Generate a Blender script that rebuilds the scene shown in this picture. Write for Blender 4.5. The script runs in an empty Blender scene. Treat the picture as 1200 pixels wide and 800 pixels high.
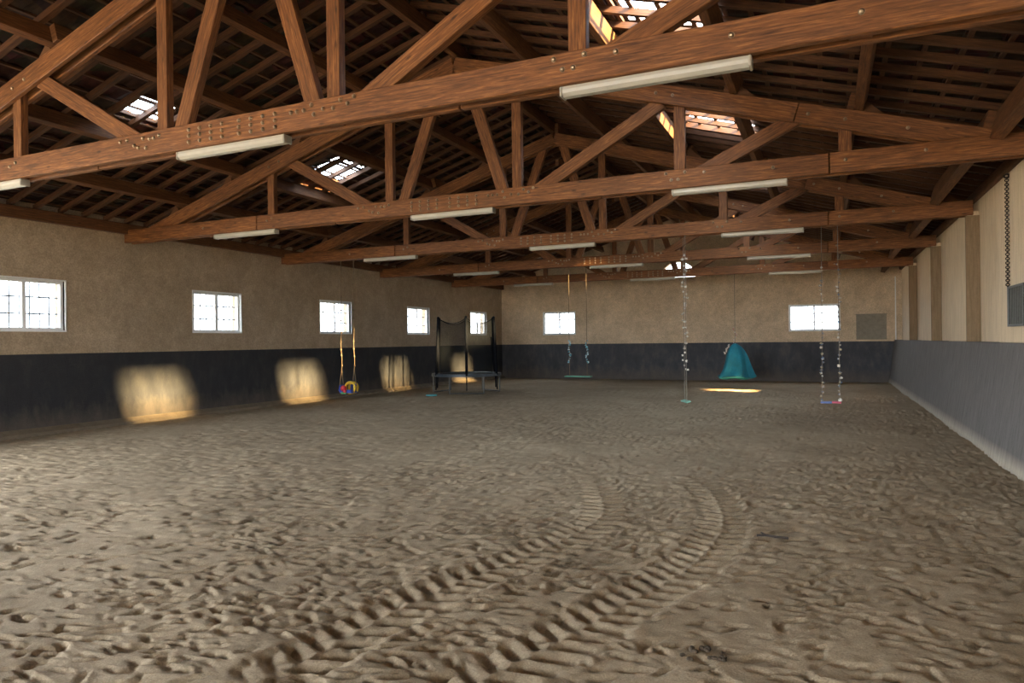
import bpy, bmesh, math, random
import numpy as np
from mathutils import Vector, Matrix
random.seed(7)
C = bpy.context.scene.collection
SC = bpy.context.scene

# ------------------------------------------------------------------ camera
YAW, PITCH, ROLL, FPX = math.radians(24.218), math.radians(-0.007), math.radians(-0.637), 819.1
EYE = 1.7
def make_camera():
    F = Vector((-math.sin(YAW)*math.cos(PITCH), math.cos(YAW)*math.cos(PITCH), math.sin(PITCH)))
    R0 = Vector((math.cos(YAW), math.sin(YAW), 0)); U0 = R0.cross(F)
    c, s = math.cos(ROLL), math.sin(ROLL)
    R = c*R0 + s*U0; U = -s*R0 + c*U0
    cam = bpy.data.cameras.new('camera'); cam.sensor_width = 36; cam.sensor_fit = 'HORIZONTAL'
    cam.lens = 36*FPX/1200; cam.clip_end = 500
    o = bpy.data.objects.new('camera', cam); C.objects.link(o)
    M = Matrix((R, U, -F)).transposed().to_4x4(); M.translation = (0, 0, EYE)
    o.matrix_world = M
    SC.camera = o
make_camera()

# ------------------------------------------------------------------ light
SKY = 15.0
SUN = 88.0
EXPOSURE = 0.80
SC.view_settings.view_transform = 'Standard'; SC.view_settings.look = 'None'
SC.view_settings.gamma = 1; SC.view_settings.exposure = EXPOSURE
SC.view_settings.use_curve_mapping = False
w = bpy.data.worlds.new('sky'); SC.world = w; w.use_nodes = True
bg = w.node_tree.nodes['Background']; bg.inputs[0].default_value = (0.90, 0.95, 1.0, 1); bg.inputs[1].default_value = SKY
SUN_DIR = Vector((-12.4, 2.75, -5.2)).normalized()
sl = bpy.data.lights.new('sun', 'SUN'); sl.energy = SUN; sl.angle = math.radians(3.2); sl.color = (1.0, 0.64, 0.27)
so = bpy.data.objects.new('sun', sl); C.objects.link(so)
so.rotation_euler = SUN_DIR.to_track_quat('-Z', 'Y').to_euler()
def portal(loc, nrm, sx, sy):                 # guides sky sampling through a wall opening
    l = bpy.data.lights.new('sky_portal', 'AREA'); l.shape = 'RECTANGLE'; l.size = sx; l.size_y = sy
    l.cycles.is_portal = True
    o = bpy.data.objects.new('sky_portal', l); C.objects.link(o); o.location = loc
    o.rotation_euler = Vector(nrm).to_track_quat('-Z', 'Z').to_euler()
portal((-14.3, .75, 1.9), (1, 0, 0), 7.6, 3.8)  # added doorway in the left wall, out of view
for y_ in (8.38, 13.01, 17.66, 22.50, 27.46): portal((-14.32, y_, 2.51), (1, 0, 0), 1.5, .98)
portal((-11.08, 30.25, 2.5), (0, -1, 0), 1.52, 1.0); portal((-.43, 30.25, 2.5), (0, -1, 0), 1.8, 1.0)
portal((-5.5, -9.15, 2.1), (0, 1, 0), 8.0, 4.2)  # added doorway in the front gable, out of view

# ------------------------------------------------------------------ dimensions
XL, XR, DEP, YF = -13.96, 2.6, 29.89, -9.0
APEX, ZA = -5.75, 6.84                       # ridge line of the roof plane (underside of rafters)
KL, KR = 0.303, 0.295
def zroof(x, off=0.0): return ZA + off - (KL*(APEX-x) if x < APEX else KR*(x-APEX))
TRUSS = [5.764, 10.455, 15.267, 20.025, 25.053]

# ------------------------------------------------------------------ helpers
def tag(o, label=None, cat=None, group=None, kind=None):
    if label: o['label'] = label
    if cat: o['category'] = cat
    if group: o['group'] = group
    if kind: o['kind'] = kind
    return o
def empty(name, loc=(0, 0, 0), rz=0):
    o = bpy.data.objects.new(name, None); C.objects.link(o); o.location = loc; o.rotation_euler = (0, 0, rz); return o
def copy_tree(o, parent=None):
    c = o.copy(); C.objects.link(c)
    if parent is not None: c.parent = parent
    for ch in list(o.children): copy_tree(ch, c)
    return c

class MB:
    def __init__(s): s.v = []; s.f = []; s.uv = []
    def face(s, pts, uvs=None):
        n = len(s.v); s.v += [tuple(p) for p in pts]; s.f.append(tuple(range(n, n+len(pts))))
        s.uv += uvs if uvs else [(0, 0)]*len(pts)
    def box(s, x0, x1, y0, y1, z0, z1):
        c = Vector(((x0+x1)/2, (y0+y1)/2, (z0+z1)/2)); d = (x1-x0, y1-y0, z1-z0)
        ax = max(range(3), key=lambda i: d[i]); e = [Vector((1, 0, 0)), Vector((0, 1, 0)), Vector((0, 0, 1))]
        L = e[ax]*d[ax]/2; a, b = [i for i in range(3) if i != ax]
        s.beam(c-L, c+L, e[a], d[a], d[b], e[b]); return s
    def beam(s, p, q, side, ws, wu, up=None):
        """bar from p to q; ws across 'side', wu across the other direction. UV: u metres along, v metres round"""
        p, q = Vector(p), Vector(q); D = (q-p); L = D.length; D.normalize()
        side = Vector(side); side = (side - D*side.dot(D)).normalized(); up2 = D.cross(side)
        r = random.random()*7; r2 = random.random()*9
        c = [(-1, -1), (1, -1), (1, 1), (-1, 1)]
        P = [[b+side*(i*ws/2)+up2*(j*wu/2) for i, j in c] for b in (p, q)]
        per = [0, ws, ws+wu, 2*ws+wu, 2*ws+2*wu]
        for k in range(4):
            k2 = (k+1) % 4
            s.face([P[0][k], P[0][k2], P[1][k2], P[1][k]], [(r, r2+per[k]), (r, r2+per[k+1]), (r+L, r2+per[k+1]), (r+L, r2+per[k])])
        s.face([P[0][3], P[0][2], P[0][1], P[0][0]], [(r, r2), (r+.01, r2), (r+.01, r2+.1), (r, r2+.1)])
        s.face([P[1][0], P[1][1], P[1][2], P[1][3]], [(r, r2), (r+.01, r2), (r+.01, r2+.1), (r, r2+.1)])
        return s
    def cyl(s, p, q, r0, r1=None, n=10, caps=True):
        if r1 is None: r1 = r0
        p, q = Vector(p), Vector(q); D = (q-p).normalized()
        a = D.orthogonal().normalized(); b = D.cross(a)
        A = [p+(a*math.cos(t)+b*math.sin(t))*r0 for t in [2*math.pi*i/n for i in range(n)]]
        B = [q+(a*math.cos(t)+b*math.sin(t))*r1 for t in [2*math.pi*i/n for i in range(n)]]
        for i in range(n):
            j = (i+1) % n; s.face([A[i], A[j], B[j], B[i]])
        if caps: s.face(A[::-1]); s.face(B)
        return s
    def tube(s, pts, r, n=8):
        for a, b in zip(pts[:-1], pts[1:]): s.cyl(a, b, r, n=n)
        return s
    def ball(s, c, r, sz=1.0, nu=8, nv=5, sx=1.0, sy=1.0):
        c = Vector(c)
        def P(i, j):
            th = math.pi*j/nv; ph = 2*math.pi*i/nu
            return c+Vector((r*sx*math.sin(th)*math.cos(ph), r*sy*math.sin(th)*math.sin(ph), r*sz*math.cos(th)))
        for j in range(nv):
            for i in range(nu):
                if j == 0: s.face([P(i, 0), P(i, 1), P(i+1, 1)])
                elif j == nv-1: s.face([P(i, j), P(i, nv), P(i+1, j)])
                else: s.face([P(i, j), P(i, j+1), P(i+1, j+1), P(i+1, j)])
        return s
    def torus(s, c, R, r, nu=28, nv=8, sq=1.0, axis='z'):
        c = Vector(c)
        def P(i, j):
            u = 2*math.pi*i/nu; v = 2*math.pi*j/nv
            x, y, z = (R+r*math.cos(v))*math.cos(u), (R+r*math.cos(v))*math.sin(u)*sq, r*math.sin(v)
            if axis == 'x': x, y, z = z, x, y
            if axis == 'y': x, y, z = x, z, y
            return c+Vector((x, y, z))
        for i in range(nu):
            for j in range(nv): s.face([P(i, j), P(i+1, j), P(i+1, j+1), P(i, j+1)])
        return s
    def build(s, name, m, parent=None, merge=True, bevel=0, smooth=False):
        me = bpy.data.meshes.new(name); me.from_pydata(s.v, [], s.f)
        uv = me.uv_layers.new(name='UVMap')
        uv.data.foreach_set('uv', [t for p in s.uv for t in p])
        if merge:
            b = bmesh.new(); b.from_mesh(me); bmesh.ops.remove_doubles(b, verts=b.verts, dist=1e-5)
            bmesh.ops.recalc_face_normals(b, faces=b.faces); b.to_mesh(me); b.free()
        if smooth: me.polygons.foreach_set('use_smooth', [True]*len(me.polygons))
        me.materials.append(m)
        o = bpy.data.objects.new(name, me); C.objects.link(o)
        if parent is not None: o.parent = parent
        if bevel:
            md = o.modifiers.new('bevel', 'BEVEL'); md.width = bevel; md.segments = 1; md.limit_method = 'ANGLE'
        return o

# ------------------------------------------------------------------ materials
def new(name):
    m = bpy.data.materials.new(name); m.use_nodes = True; n = m.node_tree
    return m, n, n.nodes['Principled BSDF']
def N(n, t, **k):
    o = n.nodes.new(t)
    for a, b in k.items():
        if a in ('Scale', 'Detail', 'Roughness', 'Distortion', 'Strength', 'Distance', 'Fac', 'Value'): o.inputs[a].default_value = b
        else: setattr(o, a, b)
    return o
def ramp(n, src, stops):
    r = n.nodes.new('ShaderNodeValToRGB'); n.links.new(src, r.inputs[0]); e = r.color_ramp.elements
    while len(e) < len(stops): e.new(.5)
    for i, (p, c) in enumerate(stops): e[i].position = p; e[i].color = (*c, 1)
    return r
def mix(n, fac, a, b, mode='MIX'):
    x = n.nodes.new('ShaderNodeMix'); x.data_type = 'RGBA'; x.blend_type = mode
    def put(i, v):
        if isinstance(v, (tuple, list)): x.inputs[i].default_value = (*v, 1)
        elif isinstance(v, (int, float)): x.inputs[i].default_value = v
        else: n.links.new(v, x.inputs[i])
    put(0, fac); put(6, a); put(7, b); return x.outputs[2]
def bump(n, p, src, strength, dist=.02, prev=None):
    b = n.nodes.new('ShaderNodeBump'); b.inputs['Strength'].default_value = strength; b.inputs['Distance'].default_value = dist
    n.links.new(src, b.inputs['Height'])
    if prev is not None: n.links.new(prev.outputs[0], b.inputs['Normal'])
    n.links.new(b.outputs[0], p.inputs['Normal']); return b
def noise(n, vec, sc, det=4, rough=.6, dist=0):
    t = N(n, 'ShaderNodeTexNoise', Scale=sc, Detail=det, Roughness=rough, Distortion=dist)
    if vec is not None: n.links.new(vec, t.inputs['Vector'])
    return t.outputs['Fac']
def coords(n, kind='Object', scale=(1, 1, 1)):
    t = n.nodes.new('ShaderNodeTexCoord'); m = n.nodes.new('ShaderNodeMapping'); m.inputs['Scale'].default_value = scale
    n.links.new(t.outputs[kind], m.inputs['Vector']); return m.outputs[0]
def wpos(n): return n.nodes.new('ShaderNodeNewGeometry').outputs['Position']
def flat(name, col, rough=.6, metal=0, var=.15, sc=20, bmp=0):
    m, n, p = new(name); v = coords(n)
    f = noise(n, v, sc, 4)
    lo = tuple(c*(1-var) for c in col); hi = tuple(min(1, c*(1+var)) for c in col)
    r = ramp(n, f, [(.3, lo), (.7, hi)]); n.links.new(r.outputs[0], p.inputs['Base Color'])
    p.inputs['Roughness'].default_value = rough; p.inputs['Metallic'].default_value = metal
    if bmp: bump(n, p, f, bmp)
    return m
def wood(name, c0, c1, c2, rough=.62):
    m, n, p = new(name)
    g = noise(n, coords(n, 'UV', (1.1, 16, 1)), 3.0, 8, .62, .6)
    r = ramp(n, g, [(.30, c0), (.52, c1), (.72, c2)])
    f = noise(n, coords(n, 'UV', (3, 90, 1)), 4.0, 3, .5)
    fr = ramp(n, f, [(.35, (.62, .62, .62)), (.6, (1, 1, 1))])
    c = mix(n, .75, r.outputs[0], fr.outputs[0], 'MULTIPLY')
    big = noise(n, coords(n, 'UV', (.8, 2, 1)), 1.3, 2)
    br = ramp(n, big, [(.3, (.68, .64, .60)), (.7, (1.1, 1.08, 1.05))])
    c = mix(n, .9, c, br.outputs[0], 'MULTIPLY')
    # knots
    vo = N(n, 'ShaderNodeTexVoronoi', Scale=1.0); n.links.new(coords(n, 'UV', (2.2, 6, 1)), vo.inputs['Vector'])
    kr = ramp(n, vo.outputs['Distance'], [(.05, (.30, .24, .2)), (.12, (1, 1, 1))])
    c = mix(n, .8, c, kr.outputs[0], 'MULTIPLY')
    n.links.new(c, p.inputs['Base Color']); p.inputs['Roughness'].default_value = rough
    bump(n, p, f, .25, .004)
    return m
M = {}
M['truss'] = wood('truss_timber', (.085, .029, .008), (.235, .090, .025), (.45, .20, .065))
M['purlin'] = wood('purlin_timber', (.075, .028, .009), (.165, .066, .021), (.28, .125, .044), .7)
M['rafter'] = wood('rafter_timber', (.055, .021, .008), (.115, .046, .017), (.18, .08, .032), .7)
M['batten'] = wood('batten_timber', (.05, .020, .007), (.115, .047, .016), (.18, .082, .03), .7)
M['steel'] = flat('bolt_steel', (.34, .25, .17), .35, .75, .25, 60)
M['chain'] = flat('chain_steel', (.05, .035, .025), .55, .5)
M['plastic_white'] = flat('lamp_housing', (.40, .38, .32), .45, 0, .08, 8)
M['diffuser'] = flat('lamp_diffuser', (.46, .45, .39), .3, 0, .06, 6)
M['pvc'] = flat('white_window_frame', (.84, .85, .84), .4, 0, .05)
M['grille'] = flat('grille_iron', (.22, .24, .27), .5, .3)

def plaster(name='roughcast_render', k=1.0, kp=.8):
    m, n, p = new(name); v = wpos(n)
    f1 = noise(n, v, 34, 6, .8); f2 = noise(n, v, 1.1, 4, .6, .5); f3 = noise(n, v, 5.5, 4, .65)
    base = ramp(n, f2, [(.3, (.36*k, .285*k, .195*k)), (.55, (.43*k, .345*k, .243*k)), (.75, (.50*k, .41*k, .295*k))])
    c = mix(n, .75, base.outputs[0], ramp(n, f1, [(.34, (.50, .48, .46)), (.66, (1.28, 1.26, 1.24))]).outputs[0], 'MULTIPLY')
    c = mix(n, .6, c, ramp(n, f3, [(.3, (.80, .78, .76)), (.7, (1.15, 1.13, 1.1))]).outputs[0], 'MULTIPLY')
    # painted dado up to the band height, dusty towards the sand
    sep = n.nodes.new('ShaderNodeSeparateXYZ'); n.links.new(v, sep.inputs[0])
    def math_(op, a, b):
        k = n.nodes.new('ShaderNodeMath'); k.operation = op
        for i, q in enumerate((a, b)):
            if isinstance(q, (int, float)): k.inputs[i].default_value = q
            else: n.links.new(q, k.inputs[i])
        return k.outputs[0]
    below = math_('LESS_THAN', sep.outputs['Z'], 1.555)
    sv = n.nodes.new('ShaderNodeMapping'); sv.inputs['Scale'].default_value = (2.2, 2.2, 1.1); n.links.new(v, sv.inputs[0])
    st = noise(n, sv.outputs[0], 1.6, 6, .7, .3)
    paint = ramp(n, st, [(.25, (.028*kp, .029*kp, .034*kp)), (.5, (.038*kp, .040*kp, .046*kp)), (.75, (.066*kp, .063*kp, .060*kp))])
    dz = math_('SUBTRACT', .62, sep.outputs['Z']); dz = math_('MULTIPLY', dz, 1.1)
    dn = math_('ADD', dz, math_('SUBTRACT', math_('MULTIPLY', st, .9), .5)); 
    cl = n.nodes.new('ShaderNodeClamp'); n.links.new(dn, cl.inputs[0]); cl.inputs['Max'].default_value = .55
    pc = mix(n, cl.outputs[0], paint.outputs[0], (.15, .12, .09))
    c = mix(n, below, c, pc)
    n.links.new(c, p.inputs['Base Color']); p.inputs['Roughness'].default_value = .9
    b = bump(n, p, f1, .8, .02)
    return m
M['plaster'] = plaster(k=1.15); M['plaster_back'] = plaster('brightened_roughcast_render', 1.75, 1.9)  # back wall copy coloured lighter to make up for missing light there
def concrete(name, lo, hi, streak=(6, 6, .7), dust=None):
    m, n, p = new(name); v = wpos(n)
    mp = n.nodes.new('ShaderNodeMapping'); mp.inputs['Scale'].default_value = streak; n.links.new(v, mp.inputs[0])
    s = noise(n, mp.outputs[0], 2.2, 7, .7, .3); f = noise(n, v, 45, 4, .7)
    c = ramp(n, s, [(.3, lo), (.7, hi)]).outputs[0]
    c = mix(n, .5, c, ramp(n, f, [(.3, (.75, .75, .75)), (.7, (1.15, 1.15, 1.15))]).outputs[0], 'MULTIPLY')
    if dust:
        sep = n.nodes.new('ShaderNodeSeparateXYZ'); n.links.new(v, sep.inputs[0])
        mr = n.nodes.new('ShaderNodeMapRange'); mr.inputs['From Min'].default_value = .20; mr.inputs['From Max'].default_value = .04; mr.inputs['To Max'].default_value = 1.5
        n.links.new(sep.outputs['Z'], mr.inputs['Value'])
        mm = n.nodes.new('ShaderNodeMath'); mm.operation = 'MULTIPLY'; n.links.new(mr.outputs[0], mm.inputs[0]); n.links.new(s, mm.inputs[1])
        c = mix(n, mm.outputs[0], c, dust)
    n.links.new(c, p.inputs['Base Color']); p.inputs['Roughness'].default_value = .85
    bump(n, p, f, .3, .01); return m
M['kick'] = concrete('grey_kickboard', (.10, .094, .088), (.185, .176, .165), dust=(.46, .41, .32))
M['pier'] = concrete('pale_render_pier', (.58, .45, .29), (.80, .66, .46))
M['postface'] = concrete('brown_pier_cheek', (.17, .115, .06), (.28, .195, .115), (14, 14, 1))  # near face, darker brown than the pier body
M['curb'] = concrete('curb_concrete', (.15, .115, .075), (.23, .18, .12), (2, 2, 2))
M['patchfill'] = concrete('cement_patch', (.24, .215, .165), (.34, .30, .235), (3, 3, 3))
def tile_mat():
    m, n, p = new('clay_roof_tiles'); v = wpos(n)
    vo = N(n, 'ShaderNodeTexVoronoi', Scale=3.0); n.links.new(v, vo.inputs['Vector'])
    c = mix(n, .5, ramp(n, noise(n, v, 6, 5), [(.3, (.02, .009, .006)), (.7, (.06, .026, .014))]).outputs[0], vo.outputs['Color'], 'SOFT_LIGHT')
    n.links.new(c, p.inputs['Base Color']); p.inputs['Roughness'].default_value = .9; return m
M['tile'] = tile_mat()
def glass(name, tint=(1, 1, 1), gl=.06):
    m = bpy.data.materials.new(name); m.use_nodes = True; n = m.node_tree; n.nodes.clear()
    o = n.nodes.new('ShaderNodeOutputMaterial'); t = n.nodes.new('ShaderNodeBsdfTransparent'); t.inputs[0].default_value = (*tint, 1)
    g = n.nodes.new('ShaderNodeBsdfGlossy'); g.inputs['Roughness'].default_value = .05
    x = n.nodes.new('ShaderNodeMixShader'); x.inputs[0].default_value = gl
    n.links.new(t.outputs[0], x.inputs[1]); n.links.new(g.outputs[0], x.inputs[2]); n.links.new(x.outputs[0], o.inputs[0]); return m
M['glass'] = glass('window_glass', (.68, .70, .72), .04)
M['skyglass'] = glass('skylight_sheet', (.80, .84, .88), .05)
def sand_mat():
    m, n, p = new('trampled_sand'); v = wpos(n)
    a = noise(n, v, .35, 4, .6, .4); b = noise(n, v, 7, 6, .7); c3 = noise(n, v, 95, 5, .8); d = noise(n, v, 1.7, 5, .65, .6)
    c = ramp(n, a, [(.3, (.37, .295, .20)), (.7, (.50, .41, .285))]).outputs[0]
    c = mix(n, .7, c, ramp(n, b, [(.28, (.66, .63, .60)), (.72, (1.2, 1.2, 1.2))]).outputs[0], 'MULTIPLY')
    c = mix(n, .8, c, ramp(n, c3, [(.34, (.52, .51, .50)), (.66, (1.3, 1.3, 1.3))]).outputs[0], 'MULTIPLY')
    c = mix(n, .6, c, ramp(n, d, [(.3, (.78, .75, .7)), (.7, (1.1, 1.1, 1.1))]).outputs[0], 'MULTIPLY')
    n.links.new(c, p.inputs['Base Color']); p.inputs['Roughness'].default_value = .95
    p.inputs['Specular IOR Level'].default_value = .2
    mp = n.nodes.new('ShaderNodeMapping'); mp.inputs['Scale'].default_value = (1, 1.5, 1); n.links.new(v, mp.inputs[0])
    far = noise(n, mp.outputs[0], 9.0, 6, .75, .2)
    b1 = bump(n, p, far, .30, .04); b2 = bump(n, p, c3, .6, .012, b1); return m
M['sand'] = sand_mat()

# ------------------------------------------------------------------ sand floor
rng = np.random.default_rng(3)
def vnoise(x, y, seed):
    xi = np.floor(x).astype(np.int64); yi = np.floor(y).astype(np.int64); fx = x-xi; fy = y-yi
    def h(a, b):
        q = (a*374761393 + b*668265263 + seed*1442695) & 0xffffffff
        q = ((q ^ (q >> 13))*1274126177) & 0xffffffff
        return ((q ^ (q >> 16)) & 0xffff)/65535.0
    u = fx*fx*(3-2*fx); v = fy*fy*(3-2*fy)
    return (h(xi, yi)*(1-u)+h(xi+1, yi)*u)*(1-v)+(h(xi, yi+1)*(1-u)+h(xi+1, yi+1)*u)*v
def fbm(x, y, seed, o=5):
    s = 0; a = 1; t = 0
    for i in range(o):
        s = s + a*(vnoise(x*2**i+17*i, y*2**i-9*i, seed+i)-.5); t += a; a *= .55
    return s/t
def grid_steps():
    xs = [2.35]
    while xs[-1] > XL-.1:
        x = xs[-1]; xs.append(x-(.021 if x > -4.2 else min(.07, .021+.007*(-4.2-x))))
    ys = [YF]
    while ys[-1] < 1.6: ys.append(ys[-1]+.35)
    ys[-1] = 1.6
    while ys[-1] < DEP+.1: ys.append(ys[-1]+max(.017, .0058*ys[-1]))
    return np.array(xs[::-1]), np.array(ys)
TR = [(-1.67, 2.87), (-1.61, 3.12), (-1.52, 3.39), (-1.42, 3.69), (-1.29, 4.1), (-1.17, 4.54), (-0.98, 5.21), (-0.89, 5.89), (-0.89, 6.71), (-1.03, 7.46), (-1.25, 8.18), (-1.59, 8.92)]
TL = [(-2.63, 2.55), (-2.61, 2.8), (-2.57, 3.06), (-2.55, 3.4), (-2.50, 3.88), (-2.39, 4.39), (-2.24, 4.86), (-2.13, 5.39), (-2.03, 6.0), (-2.04, 6.67), (-2.28, 7.4), (-2.64, 8.29)]
def smooth_line(P, n=160):
    P = np.array([(2*P[0][0]-P[1][0], 2*P[0][1]-P[1][1])]*1+list(P)+[(2*P[-1][0]-P[-2][0], 2*P[-1][1]-P[-2][1])]); out = []
    for i in range(1, len(P)-2):
        for t in np.linspace(0, 1, 14, endpoint=False):
            a, b, c, d = P[i-1:i+3]
            out.append(.5*((2*b)+(-a+c)*t+(2*a-5*b+4*c-d)*t*t+(-a+3*b-3*c+d)*t**3))
    return np.array(out)
def make_sand():
    xs, ys = grid_steps(); X, Y = np.meshgrid(xs, ys); nx, ny = len(xs), len(ys)
    Z = .07*fbm(X*.45, Y*.45, 1, 3) + .030*fbm(X*1.7, Y*2.1, 5, 4) + .007*fbm(X*9, Y*10, 11, 4) + .006*fbm(X*26, Y*30, 21, 3)
    # hoof dents
    def stamp(cx, cy, a, b, rot, dep, rim):
        R = 2.2*max(a, b); i0, i1 = np.searchsorted(xs, (cx-R, cx+R)); j0, j1 = np.searchsorted(ys, (cy-R, cy+R))
        if i1-i0 < 2 or j1-j0 < 2: return
        dx = X[j0:j1, i0:i1]-cx; dy = Y[j0:j1, i0:i1]-cy; c, s = math.cos(rot), math.sin(rot)
        u = (dx*c+dy*s)/a; v = (-dx*s+dy*c)/b
        g = np.exp(-(u*u+v*v)**1.5)
        r = np.exp(-((u*.8)**2+(v-1.15)**2*2.2))
        Z[j0:j1, i0:i1] += -dep*g+rim*r
    n = 27000
    # even density on the ground, denser towards the trampled areas
    px = rng.uniform(-13.8, 2.2, n*2); py = rng.uniform(1.7, 24, n*2)
    dens = fbm(px*.5, py*.5, 77, 3)+.5
    keep = (rng.uniform(0, 1, n*2) < np.clip((dens-.28)*2.2, .06, 1))
    for cx, cy in zip(px[keep], py[keep]):
        a = rng.uniform(.03, .085); b = rng.uniform(.012, .030)
        stamp(cx, cy, a, b, rng.normal(.25, .6), rng.uniform(.008, .034)**1.0, rng.uniform(.003, .012))
    for P, seed in ((TR, 0), (TL, 1)):
        L = smooth_line(P); seg = np.diff(L, axis=0); sl = np.hypot(seg[:, 0], seg[:, 1]); S = np.concatenate([[0], np.cumsum(sl)])
        T = np.vstack([seg, seg[-1:]]); T = T/np.hypot(T[:, 0], T[:, 1])[:, None]
        x0, x1 = L[:, 0].min()-.45, L[:, 0].max()+.45; y0, y1 = L[:, 1].min()-.1, L[:, 1].max()+.1
        i0, i1 = np.searchsorted(xs, (x0, x1)); j0, j1 = np.searchsorted(ys, (y0, y1))
        gx = X[j0:j1, i0:i1].ravel(); gy = Y[j0:j1, i0:i1].ravel()
        d2 = np.full(gx.shape, 1e9); s = np.zeros_like(gx); t = np.zeros_like(gx)
        for k in range(len(L)):
            dx = gx-L[k, 0]; dy = gy-L[k, 1]; q = dx*dx+dy*dy; m = q < d2
            d2[m] = q[m]; al = dx*T[k, 0]+dy*T[k, 1]; la = dx*T[k, 1]-dy*T[k, 0]
            s[m] = S[k]+al[m]; t[m] = la[m]
        W = .235; at = np.abs(t)
        wob = .012*(vnoise(s*9, t*9, 50+seed)-.5)
        pitch = .165
        # two rows of lugs meeting in a chevron; left row rounder lumps, right row long thin ribs
        ph = (s+wob - .42*at + np.where(t > 0, .5*pitch, 0))/pitch; fr = ph-np.floor(ph)
        lug = np.exp(-((fr-.5)/.20)**2)*np.clip((W-at)/.035, 0, 1)*np.clip((at-.012)/.02, 0, 1)
        lump = np.where(t < 0, 1.0, 1.15)
        inside = np.clip((W+.02-at)/.04, 0, 1)
        rim = np.exp(-((at-W-.045)/.035)**2)
        fade = np.clip(s/.5, 0, 1)*np.clip((S[-1]-s)/.9, 0, 1)*(.5+.5*vnoise(s*1.6, t*3, 90+seed)**.5)
        z = Z[j0:j1, i0:i1].ravel()
        flatz = z*(1-.85*inside*fade)
        z2 = flatz + fade*(inside*(-.004) - .060*lug*lump + .006*rim*(.3+vnoise(s*6, t*6, 33)) + .016*inside*(1-lug)*np.clip(1-fr, 0, 1))
        z = np.where(d2 < .40**2, z2, z)
        Z[j0:j1, i0:i1] = z.reshape(j1-j0, i1-i0)
    Z -= .012
    co = np.stack([X, Y, Z], -1).reshape(-1, 3)
    idx = np.arange(nx*ny).reshape(ny, nx)
    q = np.stack([idx[:-1, :-1], idx[:-1, 1:], idx[1:, 1:], idx[1:, :-1]], -1).reshape(-1, 4)
    me = bpy.data.meshes.new('floor'); me.vertices.add(len(co)); me.vertices.foreach_set('co', co.ravel())
    me.loops.add(q.size); me.loops.foreach_set('vertex_index', q.ravel())
    me.polygons.add(len(q)); me.polygons.foreach_set('loop_start', np.arange(0, q.size, 4)); me.polygons.foreach_set('loop_total', np.full(len(q), 4))
    me.update(calc_edges=True); me.polygons.foreach_set('use_smooth', np.ones(len(q), bool))
    me.materials.append(M['sand']); o = bpy.data.objects.new('floor', me); C.objects.link(o)
    tag(o, 'trampled grey brown sand floor of the riding arena with tractor tyre tracks', 'floor', kind='structure')
make_sand()
g = MB().box(-120, 120, -120, 120, -.6, -.25).build('ground', flat('yard_earth', (.30, .27, .21), .95, 0, .2, 1))
tag(g, 'pale bare ground of the yard outside the building', 'ground', kind='structure')

# ------------------------------------------------------------------ walls
def cell_wall(us, zs, holes, a0, a1, axis):
    """wall in the u-z plane with rectangular holes; a0/a1 the two faces along the other axis"""
    mb = MB(); us = sorted(set(us+[h[0] for h in holes]+[h[1] for h in holes])); zs = sorted(set(zs+[h[2] for h in holes]+[h[3] for h in holes]))
    def P(u, a, z): return (a, u, z) if axis == 'x' else (u, a, z)
    def solid(i, j):
        if i < 0 or j < 0 or i >= len(us)-1 or j >= len(zs)-1: return False
        u = (us[i]+us[i+1])/2; z = (zs[j]+zs[j+1])/2
        return not any(h[0] < u < h[1] and h[2] < z < h[3] for h in holes)
    for i in range(len(us)-1):
        for j in range(len(zs)-1):
            if not solid(i, j): continue
            u0, u1, z0, z1 = us[i], us[i+1], zs[j], zs[j+1]
            for a in (a0, a1): mb.face([P(u0, a, z0), P(u1, a, z0), P(u1, a, z1), P(u0, a, z1)])
            for (di, dj, e) in ((-1, 0, [(u0, z0), (u0, z1)]), (1, 0, [(u1, z0), (u1, z1)]), (0, -1, [(u0, z0), (u1, z0)]), (0, 1, [(u0, z1), (u1, z1)])):
                if not solid(i+di, j+dj): mb.face([P(e[0][0], a0, e[0][1]), P(e[1][0], a0, e[1][1]), P(e[1][0], a1, e[1][1]), P(e[0][0], a1, e[0][1])])
    return mb
WINY = [8.38, 13.01, 17.66, 22.50, 27.46]
WH = .75; WZ0, WZ1 = 2.02, 3.0
holes = [(y-WH, y+WH, WZ0, WZ1) for y in WINY] + [(-3.0, 4.5, -.3, 3.8)]  # last hole: unseen doorway added to let in sky light
o = cell_wall([YF, DEP+.3], [-.4, 4.47], holes, XL, XL-.3, 'x').build('wall_left', M['plaster'])
tag(o, 'long left wall of rough tan render above a black painted band', 'wall', kind='structure')
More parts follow.
